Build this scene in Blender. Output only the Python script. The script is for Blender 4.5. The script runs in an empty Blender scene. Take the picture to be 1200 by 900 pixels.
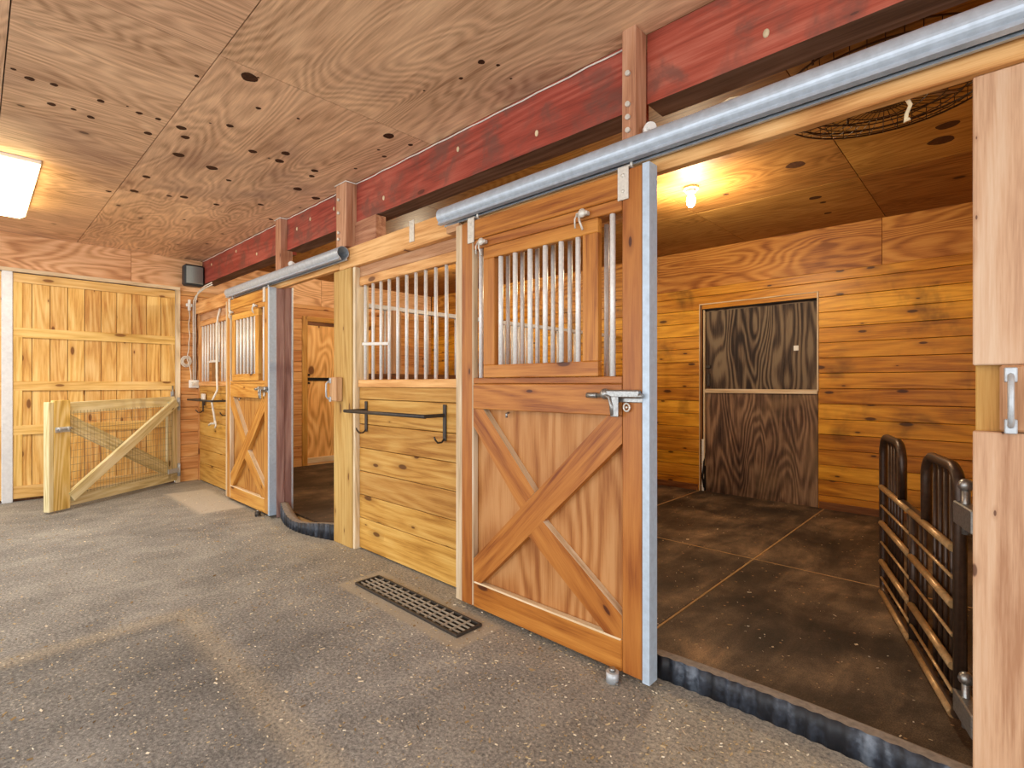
import bpy, bmesh, math, random
from mathutils import Vector, Matrix

random.seed(7)
SC = bpy.context.scene
COL = SC.collection
PI = math.pi

# ------------------------------------------------------------------ materials
def lin(h):
    h = h.lstrip('#')
    out = []
    for i in (0, 2, 4):
        c = int(h[i:i+2], 16) / 255
        out.append(c / 12.92 if c <= .04045 else ((c + .055) / 1.055) ** 2.4)
    return (*out, 1)

class NT:
    def __init__(s, name):
        s.m = bpy.data.materials.new(name); s.m.use_nodes = True
        s.t = s.m.node_tree; s.n = s.t.nodes; s.l = s.t.links
        s.b = s.n['Principled BSDF']
    def new(s, typ, **kw):
        n = s.n.new(typ)
        for k, v in kw.items(): setattr(n, k, v)
        return n
    def put(s, sock, v):
        if isinstance(v, bpy.types.NodeSocket): s.l.new(v, sock)
        else: sock.default_value = v
    def math(s, op, a, b=0.0, c=0.0, clamp=False):
        n = s.new('ShaderNodeMath', operation=op, use_clamp=clamp)
        s.put(n.inputs[0], a); s.put(n.inputs[1], b); s.put(n.inputs[2], c)
        return n.outputs[0]
    def vscale(s, v, sc):
        n = s.new('ShaderNodeVectorMath', operation='MULTIPLY')
        s.put(n.inputs[0], v); n.inputs[1].default_value = sc
        return n.outputs[0]
    def noise(s, v, scale=1, detail=2, rough=.5, dist=0):
        n = s.new('ShaderNodeTexNoise')
        s.put(n.inputs['Vector'], v); n.inputs['Scale'].default_value = scale
        n.inputs['Detail'].default_value = detail; n.inputs['Roughness'].default_value = rough
        n.inputs['Distortion'].default_value = dist
        return n.outputs['Fac']
    def vor(s, v, scale=1, dims='2D', rnd=1):
        n = s.new('ShaderNodeTexVoronoi', voronoi_dimensions=dims)
        s.put(n.inputs['Vector'], v); n.inputs['Scale'].default_value = scale
        n.inputs['Randomness'].default_value = rnd
        return n.outputs['Distance'], n.outputs['Color']
    def sep(s, v):
        n = s.new('ShaderNodeSeparateXYZ'); s.put(n.inputs[0], v); return n.outputs
    def step(s, x, a, b):
        n = s.new('ShaderNodeMapRange', interpolation_type='SMOOTHSTEP')
        s.put(n.inputs[0], x); n.inputs[1].default_value = a; n.inputs[2].default_value = b
        n.inputs[3].default_value = 0; n.inputs[4].default_value = 1
        return n.outputs[0]
    def ramp(s, x, stops):
        n = s.new('ShaderNodeValToRGB'); s.put(n.inputs[0], x)
        e = n.color_ramp.elements
        e[0].position, e[0].color = stops[0]; e[1].position, e[1].color = stops[-1]
        for p, c in stops[1:-1]:
            k = e.new(p); k.color = c
        return n.outputs[0]
    def mix(s, f, a, b, mode='MIX'):
        n = s.new('ShaderNodeMix', data_type='RGBA', blend_type=mode)
        s.put(n.inputs[0], f); s.put(n.inputs[6], a); s.put(n.inputs[7], b)
        return n.outputs[2]
    def attr(s, name):
        n = s.new('ShaderNodeAttribute', attribute_name=name); return n
    def pos(s):
        return s.new('ShaderNodeNewGeometry').outputs['Position']
    def bump(s, h, strength=.2, dist=.01):
        n = s.new('ShaderNodeBump'); n.inputs['Strength'].default_value = strength
        n.inputs['Distance'].default_value = dist
        s.l.new(h, n.inputs['Height']); s.l.new(n.outputs[0], s.b.inputs['Normal'])
    def out(s, col, rough=.5, metal=0, spec=.3):
        s.put(s.b.inputs['Base Color'], col); s.put(s.b.inputs['Roughness'], rough)
        s.put(s.b.inputs['Metallic'], metal); s.b.inputs['Specular IOR Level'].default_value = spec
        return s.m

def wood(name, dark, mid, light, knotcol='#4a2a16', knots=.5, rough=.5, ply=False, tint=.22,
         stain=None, ring=1.0, spec=.3, knotscale=1.0, bump=.15, con=1.3, rw=None):
    s = NT(name)
    g = s.attr('gr').outputs['Vector']; tv = s.attr('tint').outputs['Fac']
    wob = s.noise(s.vscale(g, (1.3, 4, 4)), 1, 2)
    if ply:
        field = s.noise(s.vscale(g, (.55, 2.4, 2.4)), 1, 2.0, .4, .25)
        rings = s.math('SINE', s.math('MULTIPLY', field, 190 * ring))
    else:
        field = s.noise(s.vscale(g, (.5, 5.5, 5.5)), 1, 1.5, .4, .3)
        rings = s.math('SINE', s.math('MULTIPLY', field, 60 * ring))
    rings = s.math('MULTIPLY_ADD', rings, .5, .5)
    streak = s.noise(s.vscale(g, (2.4, 42, 42)), 1, 5, .65)
    fibre = s.noise(s.vscale(g, (7, 190, 190)), 1, 3, .6)
    patch = s.noise(s.vscale(g, (1.1, 2.6, 2.6)), 1, 3, .55)
    rwt = rw if rw is not None else (.20 if ply else .12)
    f = s.math('ADD', s.math('MULTIPLY', rings, rwt), s.math('MULTIPLY', streak, .42))
    f = s.math('ADD', f, s.math('MULTIPLY', fibre, .28))
    f = s.math('ADD', f, s.math('MULTIPLY', patch, .38))
    m0 = (rwt + .42 + .28 + .38) / 2 - .02
    c = s.ramp(f, [(m0 - .21 / con, lin(dark)), (m0, lin(mid)), (m0 + .22 / con, lin(light))])
    if knots > 0:
        ks = (2.1 * knotscale, 6.0 * knotscale, 1) if not ply else (1.5 * knotscale, 2.2 * knotscale, 1)
        d, col = s.vor(s.vscale(g, ks), 1)
        cs = s.sep(col)
        gate = s.step(cs[0], 1 - knots - .02, 1 - knots + .02)
        size = s.math('MULTIPLY_ADD', s.math('POWER', cs[1], 1.6), .85, .28)
        dd = s.math('DIVIDE', s.math('ADD', d, s.math('MULTIPLY', s.math('SUBTRACT', wob, .5), .06)), size)
        core = s.math('MULTIPLY', s.math('SUBTRACT', 1.0, s.step(dd, .07, .12)), gate)
        halo = s.math('MULTIPLY', s.math('SUBTRACT', 1.0, s.step(dd, .08, .36)), gate)
        c = s.mix(s.math('MULTIPLY', halo, .45), c, lin(dark))
        c = s.mix(s.math('MULTIPLY', core, .88), c, lin(knotcol))
    v = s.math('MULTIPLY_ADD', tv, tint, 1 - tint * .5)
    h = s.new('ShaderNodeHueSaturation')
    s.put(h.inputs['Color'], c); s.put(h.inputs['Value'], v)
    s.put(h.inputs['Hue'], s.math('MULTIPLY_ADD', tv, .010, .495))
    h.inputs['Saturation'].default_value = 1.0
    c = h.outputs[0]
    if stain:
        scol, a, b, amt, sc = stain
        n = s.noise(s.pos(), sc, 4, .6, .4)
        c = s.mix(s.math('MULTIPLY', s.step(n, a, b), amt), c, lin(scol))
    gn = GAIN.get(name)
    if gn: c = s.mix(1.0, c, (*gn, 1), 'MULTIPLY')
    s.bump(f, bump, .006)
    return s.out(c, rough, 0, spec)

def plain(name, col, rough=.5, metal=0, spec=.4, var=.15, scale=20, emit=None):
    s = NT(name)
    n = s.noise(s.pos(), scale, 4, .6)
    c = lin(col)
    a = tuple(x * (1 - var) for x in c[:3]) + (1,); b = tuple(min(1, x * (1 + var)) for x in c[:3]) + (1,)
    k = s.ramp(n, [(.3, a), (.7, b)])
    if emit:
        s.b.inputs['Emission Color'].default_value = lin(emit[0]); s.b.inputs['Emission Strength'].default_value = emit[1]
    return s.out(k, rough, metal, spec)

M = {}
GAIN = {'stall_plywood': (.95, .90, .62), 'dark_weathered_plywood_lower': (.85, .85, .85), 'ceiling_plywood': (1.9, 2.35, 2.95), 'door_pine': (.82, .69, 0.44), 'header_pine': (1.1, 1.08, 1.0), 'far_door_plywood': (.67, .57, .38), 'door_panel_plywood': (0.84, 0.76, 0.54), 'stall_front_plank': (0.89, 0.87, 0.74), 'stall_plank': (1.16, 1.3, 0.62), 'post_knotty_pale': (0.78, 0.70, 0.68), 'sliding_door_board': (1.05, 1.09, 1.02), 'sliding_door_rail': (1.05, 1.09, 1.02), 'end_wall_plywood': (1.41, 1.45, 1.47), 'red_painted_beam': (1.08, 0.95, 0.94), 'stall_ceiling_plywood': (.95, 1.05, 1.0), 'post_pine': (.80, .79, .56), 'door_pine_yellow': (0.87, 0.78, 0.56), 'dark_weathered_plywood': (0.6, 0.77, 0.97), 'end_door_plywood': (1.46, 1.64, 1.65)}
M['door'] = wood('door_pine', '#8a4c1c', '#bd7f41', '#d49a58', '#4a2010', .30, .42, ring=.9, spec=.4)
M['door_far'] = wood('door_pine_yellow', '#a8692a', '#cf9a54', '#e2b671', '#5a3014', .30, .45)
M['panel_ply'] = wood('door_panel_plywood', '#9c6238', '#c08a5c', '#d3a37a', '#5a3018', .10, .5, ply=True, ring=.45)
M['pale_edge'] = wood('pale_edge_wood', '#b39a78', '#d8c19d', '#eadcc2', knots=0)
M['plank'] = wood('stall_front_plank', '#a06a2a', '#cd9a50', '#e0b670', '#5c3414', .55, .5, tint=.25)
M['top_board'] = wood('weathered_board', '#9a6c46', '#c0926a', '#d6ae86', '#5a3418', .25, .6)
M['header'] = wood('header_pine', '#a5693a', '#cb9560', '#e0b380', '#5c3018', .40, .55)
M['post'] = wood('post_pine', '#b08148', '#d8ae72', '#ecca94', '#7a5230', .5, .55)
M['post_red'] = wood('post_reddish', '#8e5a42', '#b98564', '#d0a486', '#5a3020', .25, .6)
M['post_near'] = wood('post_knotty_pale', '#c09672', '#e4c19c', '#f3dcbc', '#6a4634', .6, .55, tint=.1, knotscale=2.0)
M['jamb'] = wood('jamb_mauve', '#745048', '#96716a', '#b08f86', knots=.1, rough=.6)
M['ceil'] = wood('ceiling_plywood', '#7a5236', '#a57a58', '#c2966e', '#2e1c12', .08, .6, ply=True, rw=.12, con=1.05, tint=.12, knotscale=2.4, spec=.15,
                 stain=('#6b4a3c', .5, .75, .5, .9))
M['ceil_in'] = wood('stall_ceiling_plywood', '#6e4622', '#9b6a38', '#b5844c', '#24140a', .06, .6, ply=True, rw=.10, tint=.2, spec=.12)
M['knot'] = plain('dark_plywood_knot', '#4a3022', .7, 0, .1, .35, 70)
M['stall_plank'] = wood('stall_plank', '#8f531a', '#bd7a2f', '#d49447', '#3a1c0a', .55, .42, tint=.28, spec=.3,
                        stain=('#3a1e0c', .52, .76, .7, 1.9))
M['stall_ply'] = wood('stall_plywood', '#8c5520', '#bd8140', '#d69f5a', '#4a2810', .2, .5, ply=True, ring=.8)
M['end_plank'] = wood('end_wall_plank', '#b0713a', '#cf955a', '#e0ae76', '#6a3a1c', .35, .55, tint=.2)
M['end_ply'] = wood('end_wall_plywood', '#a87850', '#c99c70', '#dbb38a', knots=.1, ply=True, ring=.9)
M['slide'] = wood('sliding_door_board', '#b0743a', '#d6a662', '#e8c488', '#6a3c1c', .5, .5, tint=.2)
M['slide_rail'] = wood('sliding_door_rail', '#b5833f', '#d9ae68', '#e8c488', '#7a4c24', .3, .5, tint=.12)
M['treated'] = wood('pressure_treated_lumber', '#b3a06c', '#d9c996', '#ece2bd', '#5c4a24', .15, .55, tint=.15)
M['treated_post'] = wood('treated_gate_stile', '#b08a44', '#dab968', '#ecd59a', '#6c4c1c', .1, .55, ply=True, ring=.6, tint=.1)
M['beam'] = wood('red_painted_beam', '#74342a', '#9c4a3c', '#b06656', '#3a1a14', .08, .5, tint=.15,
                 stain=('#6b4e44', .44, .66, .75, 5.0))
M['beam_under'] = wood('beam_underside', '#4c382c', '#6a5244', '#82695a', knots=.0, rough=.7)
M['dark_ply'] = wood('dark_weathered_plywood', '#33211a', '#6b4c38', '#9a7656', '#241712', .12, .65, ply=True, ring=.75, tint=.1, bump=.4, rw=.26, con=1.5)
M['dark_ply_low'] = wood('dark_weathered_plywood_lower', '#2e211a', '#6a5140', '#a8896a', '#241712', .12, .65, ply=True, ring=.8, tint=.1, bump=.4, rw=.16, con=1.4, stain=('#a88a68', .5, .72, .55, 1.1))
M['dark_frame'] = wood('dark_door_frame', '#4a2a16', '#6e4424', '#8a5c36', knots=.0)
M['stall_door_ply'] = wood('end_door_plywood', '#b07c40', '#d29c5c', '#e2b678', '#5a3014', .4, .5, ply=True, ring=.7)
M['door_far_ply'] = wood('far_door_plywood', '#b07c40', '#d29c5c', '#e2b678', '#5a3014', .2, .5, ply=True, ring=.6)
M['white_trim'] = plain('white_metal_trim', '#d9dde2', .45, .1, .4, .08, 30)
M['galv'] = plain('galvanised_steel', '#bcc3c9', .4, .3, .5, .12, 60)
M['galv_blue'] = plain('galvanised_channel', '#b9cbdd', .42, .1, .5, .1, 40)
M['track'] = plain('track_steel', '#b4c0cd', .36, .3, .5, .12, 30)
M['bar'] = plain('bar_steel', '#e9e8e4', .35, .1, .5, .1, 80)
M['steel'] = plain('worn_steel', '#9a9a98', .35, .8, .5, .3, 120)
M['zinc'] = plain('zinc_plate', '#d6d2c8', .45, .3, .5, .12, 60)
M['mesh_wire'] = plain('mesh_wire', '#8a7a66', .5, .3, .4, .2, 60)
M['iron'] = plain('dark_iron', '#4a4540', .5, .5, .4, .25, 60)
M['black_iron'] = plain('black_iron', '#1f1c1a', .5, .4, .4, .3, 60)
M['fan_blade'] = plain('fan_blade_brown', '#7a5430', .6)
M['rail_sheen'] = plain('gate_rail_sheen', '#b08c5e', .35, .3, .5, .25, 50)  # light reflected by the dark rails, put into a tan colour
M['gate_dark'] = plain('dark_gate_tube', '#463428', .4, .4, .5, .25, 50)
M['grid'] = plain('dusty_grate_steel', '#b3a896', .6, .1, .3, .2, 60)
M['white'] = plain('white_plastic', '#ecebe6', .5, 0, .4, .05)
M['cord_white'] = plain('white_cord', '#e4dfd4', .7, 0, .2, .1)
M['rope'] = plain('tan_rope', '#d8c4a0', .8, 0, .2, .2)
M['cord_brown'] = plain('brown_cord', '#6a4630', .7, 0, .2, .2)
M['speaker'] = plain('speaker_black', '#33383c', .55, 0, .4, .1)
M['speaker_grille'] = plain('speaker_grille_grey', '#98a09c', .5, .3, .4, .1, 200)
M['brown_box'] = plain('brown_feed_flap', '#8d6234', .6)
M['fan'] = plain('fan_black_wire', '#46301e', .5, .3, .4, .2)
M['diffuser'] = plain('lit_diffuser', '#ffffff', .5, 0, .3, 0, emit=('#ffe2a0', 11.0))
M['bulb'] = plain('lit_bulb', '#ffffff', .5, 0, .3, 0, emit=('#ffe6b0', 30.0))
M['dark_gap'] = plain('dark_gap', '#1a1512', .9)

def glass_mat():
    s = NT('jar_glass'); b = s.b
    b.inputs['Base Color'].default_value = (1, .98, .94, 1); b.inputs['Roughness'].default_value = .05
    b.inputs['Transmission Weight'].default_value = 1; b.inputs['IOR'].default_value = 1.2
    return s.m
M['glass'] = glass_mat()

def rubber_mat_mat():
    s = NT('dusty_rubber_mat'); p = s.pos()
    n1 = s.noise(p, 1.6, 5, .62, .3); n2 = s.noise(p, 90, 3, .6); n3 = s.noise(s.vscale(p, (3, .9, 1)), 2.2, 4, .6, .6)
    f = s.math('ADD', s.math('MULTIPLY', n1, .55), s.math('MULTIPLY', n3, .3))
    f = s.math('ADD', f, s.math('MULTIPLY', s.noise(p, 240, 3, .7), .30))
    c = s.ramp(f, [(.46, lin('#241f1b')), (.56, lin('#463b31')), (.65, lin('#71604e')), (.76, lin('#b39470'))])
    d, col = s.vor(p, 26, '3D')
    cs = s.sep(col)
    sp = s.math('MULTIPLY', s.math('SUBTRACT', 1.0, s.step(d, .10, .20)), s.step(cs[0], .80, .84))
    c = s.mix(s.math('MULTIPLY', sp, .7), c, lin('#b59066'))
    s.bump(n2, .25, .004)
    return s.out(c, .62, 0, .35)
M['mat'] = rubber_mat_mat()
M['subfloor'] = plain('tan_dust_subfloor', '#a98d66', .9, 0, .1, .2, 14)

def sill_mat():
    s = NT('sill_rubber'); p = s.pos()
    n = s.noise(s.vscale(p, (9, 1, 1.2)), 1.6, 3, .5)
    n2 = s.noise(p, 60, 3)
    z = s.sep(p)[2]
    f = s.math('ADD', n, s.math('MULTIPLY', s.math('SUBTRACT', n2, .5), .25))
    c = s.ramp(f, [(.45, lin('#1e2026')), (.56, lin('#353b46')), (.74, lin('#76818f'))])
    return s.out(c, .5, 0, .4)
M['sill'] = sill_mat()
M['sill_top'] = plain('dusty_sill_top', '#8a8178', .85, 0, .2, .25, 40)

def floor_mat():
    s = NT('aisle_asphalt'); p = s.pos(); x = s.sep(p)
    n1 = s.noise(p, 1.1, 5, .6, .3); n2 = s.noise(p, 75, 5, .75); n3 = s.noise(s.vscale(p, (1, .6, 1)), 5, 5, .6, .8)
    n4 = s.noise(p, 420, 2, .6)
    f = s.math('ADD', s.math('MULTIPLY', n1, .18), s.math('MULTIPLY', n3, .14))
    f = s.math('ADD', f, s.math('MULTIPLY', n2, .52))
    f = s.math('ADD', f, s.math('MULTIPLY', n4, .22))
    c = s.ramp(f, [(.40, lin('#47484a')), (.52, lin('#8a8a88')), (.66, lin('#c9c9c4'))])
    # dust: strip along the stall fronts and in front of the near opening
    wob = s.math('MULTIPLY', s.math('SUBTRACT', n3, .5), .35)
    near_wall = s.step(s.math('ADD', x[1], wob), 1.35, 1.95)
    near_door = s.math('MULTIPLY', s.step(s.math('ADD', x[0], wob), -2.0, -.3), s.step(s.math('ADD', x[1], wob), .3, 1.5))
    dust = s.math('MAXIMUM', s.math('MULTIPLY', near_wall, .55), s.math('MULTIPLY', near_door, .6))
    # dusty margin of the sunken slab
    ex = s.math('SUBTRACT', s.math('ABSOLUTE', s.math('ADD', x[0], 1.15)), 2.0)
    ey = s.math('SUBTRACT', s.math('ABSOLUTE', s.math('ADD', x[1], .47)), 1.24)
    edge = s.math('ABSOLUTE', s.math('MAXIMUM', ex, ey))
    edge = s.math('SUBTRACT', 1.0, s.step(s.math('ADD', edge, s.math('MULTIPLY', wob, .12)), .005, .11))
    dust = s.math('MAXIMUM', dust, s.math('MULTIPLY', edge, .6))
    inside = s.math('SUBTRACT', 1.0, s.step(s.math('MAXIMUM', ex, ey), -.05, .0))
    c = s.mix(s.math('MULTIPLY', inside, .22), c, lin('#2e2c2a'))
    # concrete around the drain grate
    gx = s.math('SUBTRACT', s.math('ABSOLUTE', s.math('ADD', x[0], 2.36)), .555)
    gy = s.math('SUBTRACT', s.math('ABSOLUTE', s.math('SUBTRACT', x[1], 1.675)), .15)
    gm = s.math('SUBTRACT', 1.0, s.step(s.math('ADD', s.math('MAXIMUM', gx, gy), s.math('MULTIPLY', wob, .1)), -.01, .02))
    # pale concrete pad by the far stall
    px = s.math('SUBTRACT', s.math('ABSOLUTE', s.math('ADD', x[0], 6.05)), .62)
    py = s.math('SUBTRACT', s.math('ABSOLUTE', s.math('SUBTRACT', x[1], 1.66)), .19)
    pm = s.math('SUBTRACT', 1.0, s.step(s.math('ADD', s.math('MAXIMUM', px, py), s.math('MULTIPLY', wob, .3)), -.03, .05))
    c = s.mix(s.math('MULTIPLY', s.math('MULTIPLY', dust, s.step(n2, .25, .7)), .9), c, lin('#c2b498'))
    c = s.mix(s.math('MULTIPLY', gm, .8), c, lin('#b5ac9a'))
    c = s.mix(s.math('MULTIPLY', pm, .8), c, lin('#cbc6ba'))
    d, col = s.vor(p, 60, '3D'); cs = s.sep(col)
    sp = s.math('MULTIPLY', s.math('SUBTRACT', 1.0, s.step(d, .14, .26)), s.step(cs[0], .70, .74))
    c = s.mix(s.math('MULTIPLY', sp, .7), c, lin('#d6cfbf'))
    s.bump(s.math('ADD', n2, s.math('MULTIPLY', n4, .5)), .5, .006)
    return s.out(c, .85, 0, .2)
M['floor'] = floor_mat()

def straw_material():
    s = NT('dry_hay'); tv = s.attr('tint').outputs['Fac']
    c = s.ramp(tv, [(0, lin('#8a7350')), (.5, lin('#bda77c')), (1, lin('#e6dcc4'))])
    return s.out(c, .85, 0, .1)
M['straw'] = straw_material()

# ------------------------------------------------------------------ mesh builder
class MB:
    def __init__(s):
        s.bm = bmesh.new()
        s.g = s.bm.verts.layers.float_vector.new('gr')
        s.t = s.bm.verts.layers.float.new('tint')
    def _attr(s, verts, ax, center, inv=None, tint=None, stretch=1.0):
        off = Vector((random.uniform(0, 90), random.uniform(0, 90), random.uniform(0, 90)))
        tv = random.random() if tint is None else tint
        for v in verts:
            q = (v.co - center) if inv is None else inv @ (v.co - center)
            v[s.g] = Vector((q[ax[0]], q[ax[1]], q[ax[2]])) + off
            v[s.t] = tv
    def obox(s, c, size, rot=None, along=0, bev=.003, tint=None, mat=0):
        """oriented box; along = local axis of the grain; the widest cross axis becomes grain v"""
        c = Vector(c); rot = rot or Matrix.Identity(3)
        r = bmesh.ops.create_cube(s.bm, size=1)
        vs = r['verts']
        for v in vs:
            v.co = c + rot @ Vector((v.co.x * size[0], v.co.y * size[1], v.co.z * size[2]))
        fs = list({f for v in vs for f in v.link_faces})
        b = min(bev, min(size) * .3)
        if b > .0008:
            es = list({e for v in vs for e in v.link_edges})
            res = bmesh.ops.bevel(s.bm, geom=es, offset=b, segments=1, affect='EDGES', profile=.5)
            fs = list(set(res['faces']) | {f for f in fs if f.is_valid})
            vs = list({v for f in fs for v in f.verts})
            fs = list({f for v in vs for f in v.link_faces})
        for f in fs: f.material_index = mat
        o = [i for i in range(3) if i != along]
        if size[o[0]] < size[o[1]]: o.reverse()
        s._attr(vs, (along, o[0], o[1]), c, rot.transposed(), tint)
        return fs
    def box(s, x0, x1, y0, y1, z0, z1, along=0, bev=.003, tint=None, mat=0):
        return s.obox(((x0+x1)/2, (y0+y1)/2, (z0+z1)/2), (abs(x1-x0), abs(y1-y0), abs(z1-z0)), None, along, bev, tint, mat)
    def bar(s, p0, p1, w, t, up=(0, 0, 1), bev=.003, tint=None, mat=0):
        """board from p0 to p1, width w measured along up, thickness t"""
        p0, p1 = Vector(p0), Vector(p1); d = (p1 - p0); L = d.length; x = d.normalized()
        u = Vector(up); u = (u - x * u.dot(x)).normalized(); y = u.cross(x)
        rot = Matrix((x, y, u)).transposed()
        return s.obox((p0 + p1) / 2, (L, t, w), rot, 0, bev, tint, mat)
    def cyl(s, p0, p1, r, seg=10, r2=None, mat=0, cap=True):
        p0, p1 = Vector(p0), Vector(p1); d = p1 - p0
        res = bmesh.ops.create_cone(s.bm, cap_ends=cap, segments=seg, radius1=r, radius2=r if r2 is None else r2, depth=d.length)
        q = d.to_track_quat('Z', 'Y').to_matrix(); c = (p0 + p1) / 2
        for v in res['verts']: v.co = c + q @ v.co
        fs = {f for v in res['verts'] for f in v.link_faces}
        for f in fs: f.material_index = mat; f.smooth = len(f.verts) == 4
        s._attr(res['verts'], (2, 0, 1), c, q.transposed())
    def tube(s, pts, r, seg=8, mat=0, closed=False):
        pts = [Vector(p) for p in pts]; n = len(pts); rings = []
        prev = None
        for i, p in enumerate(pts):
            if closed: d = pts[(i+1) % n] - pts[i-1]
            else: d = pts[min(i+1, n-1)] - pts[max(i-1, 0)]
            d.normalize()
            if prev is None:
                a = Vector((0, 0, 1)) if abs(d.z) < .9 else Vector((1, 0, 0))
                u = (a - d * a.dot(d)).normalized()
            else:
                u = (prev - d * prev.dot(d)).normalized()
            prev = u; w = d.cross(u)
            rings.append([s.bm.verts.new(p + (u * math.cos(2*PI*k/seg) + w * math.sin(2*PI*k/seg)) * r) for k in range(seg)])
        m = n if closed else n - 1
        for i in range(m):
            a, b = rings[i], rings[(i+1) % n]
            for k in range(seg):
                f = s.bm.faces.new((a[k], a[(k+1) % seg], b[(k+1) % seg], b[k])); f.smooth = True; f.material_index = mat
        if not closed:
            for rg, rev in ((rings[0], True), (rings[-1], False)):
                f = s.bm.faces.new(list(reversed(rg)) if rev else rg); f.material_index = mat
        s._attr([v for rg in rings for v in rg], (0, 1, 2), pts[0])
    def sphere(s, c, r, sx=1, sy=1, sz=1, mat=0, seg=12):
        res = bmesh.ops.create_uvsphere(s.bm, u_segments=seg, v_segments=max(6, seg * 2 // 3), radius=r)
        for v in res['verts']: v.co = Vector((v.co.x * sx, v.co.y * sy, v.co.z * sz)) + Vector(c)
        for f in {f for v in res['verts'] for f in v.link_faces}: f.smooth = True; f.material_index = mat
        s._attr(res['verts'], (0, 1, 2), Vector(c))
    def prism(s, prof, x0, x1, fn, mat=0, smooth=False, caps=True):
        """extrude a closed 2-D profile; fn(a, b, t) -> point"""
        A = [s.bm.verts.new(fn(a, b, x0)) for a, b in prof]; B = [s.bm.verts.new(fn(a, b, x1)) for a, b in prof]
        n = len(prof)
        for i in range(n):
            f = s.bm.faces.new((A[i], A[(i+1) % n], B[(i+1) % n], B[i])); f.material_index = mat; f.smooth = smooth
        if caps:
            s.bm.faces.new(list(reversed(A))).material_index = mat; s.bm.faces.new(B).material_index = mat
        s._attr(A + B, (0, 2, 1), A[0].co.copy())
    def build(s, name, mats, parent=None, world=True):
        bmesh.ops.recalc_face_normals(s.bm, faces=s.bm.faces)
        me = bpy.data.meshes.new(name)
        for m in (mats if isinstance(mats, (list, tuple)) else [mats]): me.materials.append(m)
        o = bpy.data.objects.new(name, me); COL.objects.link(o)
        if parent is None:
            co = [v.co for v in s.bm.verts]
            b = Vector(((min(c.x for c in co) + max(c.x for c in co)) / 2, (min(c.y for c in co) + max(c.y for c in co)) / 2, min(c.z for c in co)))
            for v in s.bm.verts: v.co -= b
            o.location = b
        else:
            o.parent = parent
            if world:
                off = Vector((0, 0, 0)); q = parent
                while q is not None: off += q.location; q = q.parent
                for v in s.bm.verts: v.co -= off
        s.bm.to_mesh(me); s.bm.free()
        return o

def tag(o, label=None, cat=None, group=None, kind=None):
    if label: o['label'] = label
    if cat: o['category'] = cat
    if group: o['group'] = group
    if kind: o['kind'] = kind
    elif label and cat: o['kind'] = 'thing'
    return o
def empty(name, loc, label, cat, group=None, kind=None, rz=0):
    o = bpy.data.objects.new(name, None); COL.objects.link(o); o.location = loc; o.rotation_euler.z = rz
    o.empty_display_size = .1
    return tag(o, label, cat, group, kind)
def copy_tree(o, parent=None):
    c = o.copy(); COL.objects.link(c)
    if parent is not None: c.parent = parent
    for ch in list(o.children): copy_tree(ch, c)
    return c
def swap_mats(root, table):
    for ch in root.children:
        if ch.type == 'MESH' and any(m in table for m in ch.data.materials):
            ch.data = ch.data.copy()
            for i, m in enumerate(ch.data.materials):
                if m in table: ch.data.materials[i] = table[m]
        swap_mats(ch, table)

CZ = lambda x: 2.715 - .009 * x                     # the ceiling rises slightly to the far end
XE, XP, XR, YB, YF = -7.38, -3.56, .16, 5.65, 1.97  # end wall, partition, right wall, back wall, stall front line

# ------------------------------------------------------------------ setting
b = MB(); b.box(-7.5, 4.5, -5, YF + .03, -.08, 0, bev=0); tag(b.build('floor', M['floor']), 'grey dusty asphalt aisle floor', 'floor', kind='structure')
b = MB(); b.box(XE, .3, YF + .03, YB + .1, -.08, .003, bev=0)
b.box(-1.227, -1.215, 2.105, YB - .03, .003, .0215, bev=0); b.box(-2.457, -2.445, 3.692, YB - .03, .003, .0215, bev=0); b.box(XP + .05, XR - .02, 3.68, 3.692, .003, .0212, bev=0)
tag(b.build('floor', M['subfloor']), 'tan dusty ground under the stall mats', 'floor', kind='structure')

def sloped_sheet(mb, x0, x1, y0, y1, along):
    v = [mb.bm.verts.new((x, y, CZ(x) + h)) for h in (0, .05) for x, y in ((x0, y0), (x1, y0), (x1, y1), (x0, y1))]
    for q in ((3, 2, 1, 0), (4, 5, 6, 7), (0, 1, 5, 4), (1, 2, 6, 5), (2, 3, 7, 6), (3, 0, 4, 7)):
        mb.bm.faces.new([v[i] for i in q])
    ax = (0, 1, 2) if along == 'x' else (1, 0, 2)
    mb._attr(v, ax, v[0].co.copy())
g = .0025
b = MB()
sloped_sheet(b, -7.55, 4.6, -3.2, YB + .2, 'x')
for v in b.bm.verts: v.co.z += .055
tag(b.build('ceiling', M['dark_gap']), 'dark backing sheet added above the plywood ceilings to block sky light', 'ceiling', kind='structure')  # added sheet, keeps sky light out of the ceiling seams
b = MB()
xs = [-7.5, -5.05, -2.61, -.17, 2.27, 4.5]
ys = [-3.11, -1.89, -.67, .10, .78, 2.0]
for i in range(5):
    for j in range(5): sloped_sheet(b, xs[i] + g, xs[i+1] - g, ys[j] + g, ys[j+1] - g, 'x' if (j % 3) else 'y')
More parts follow.
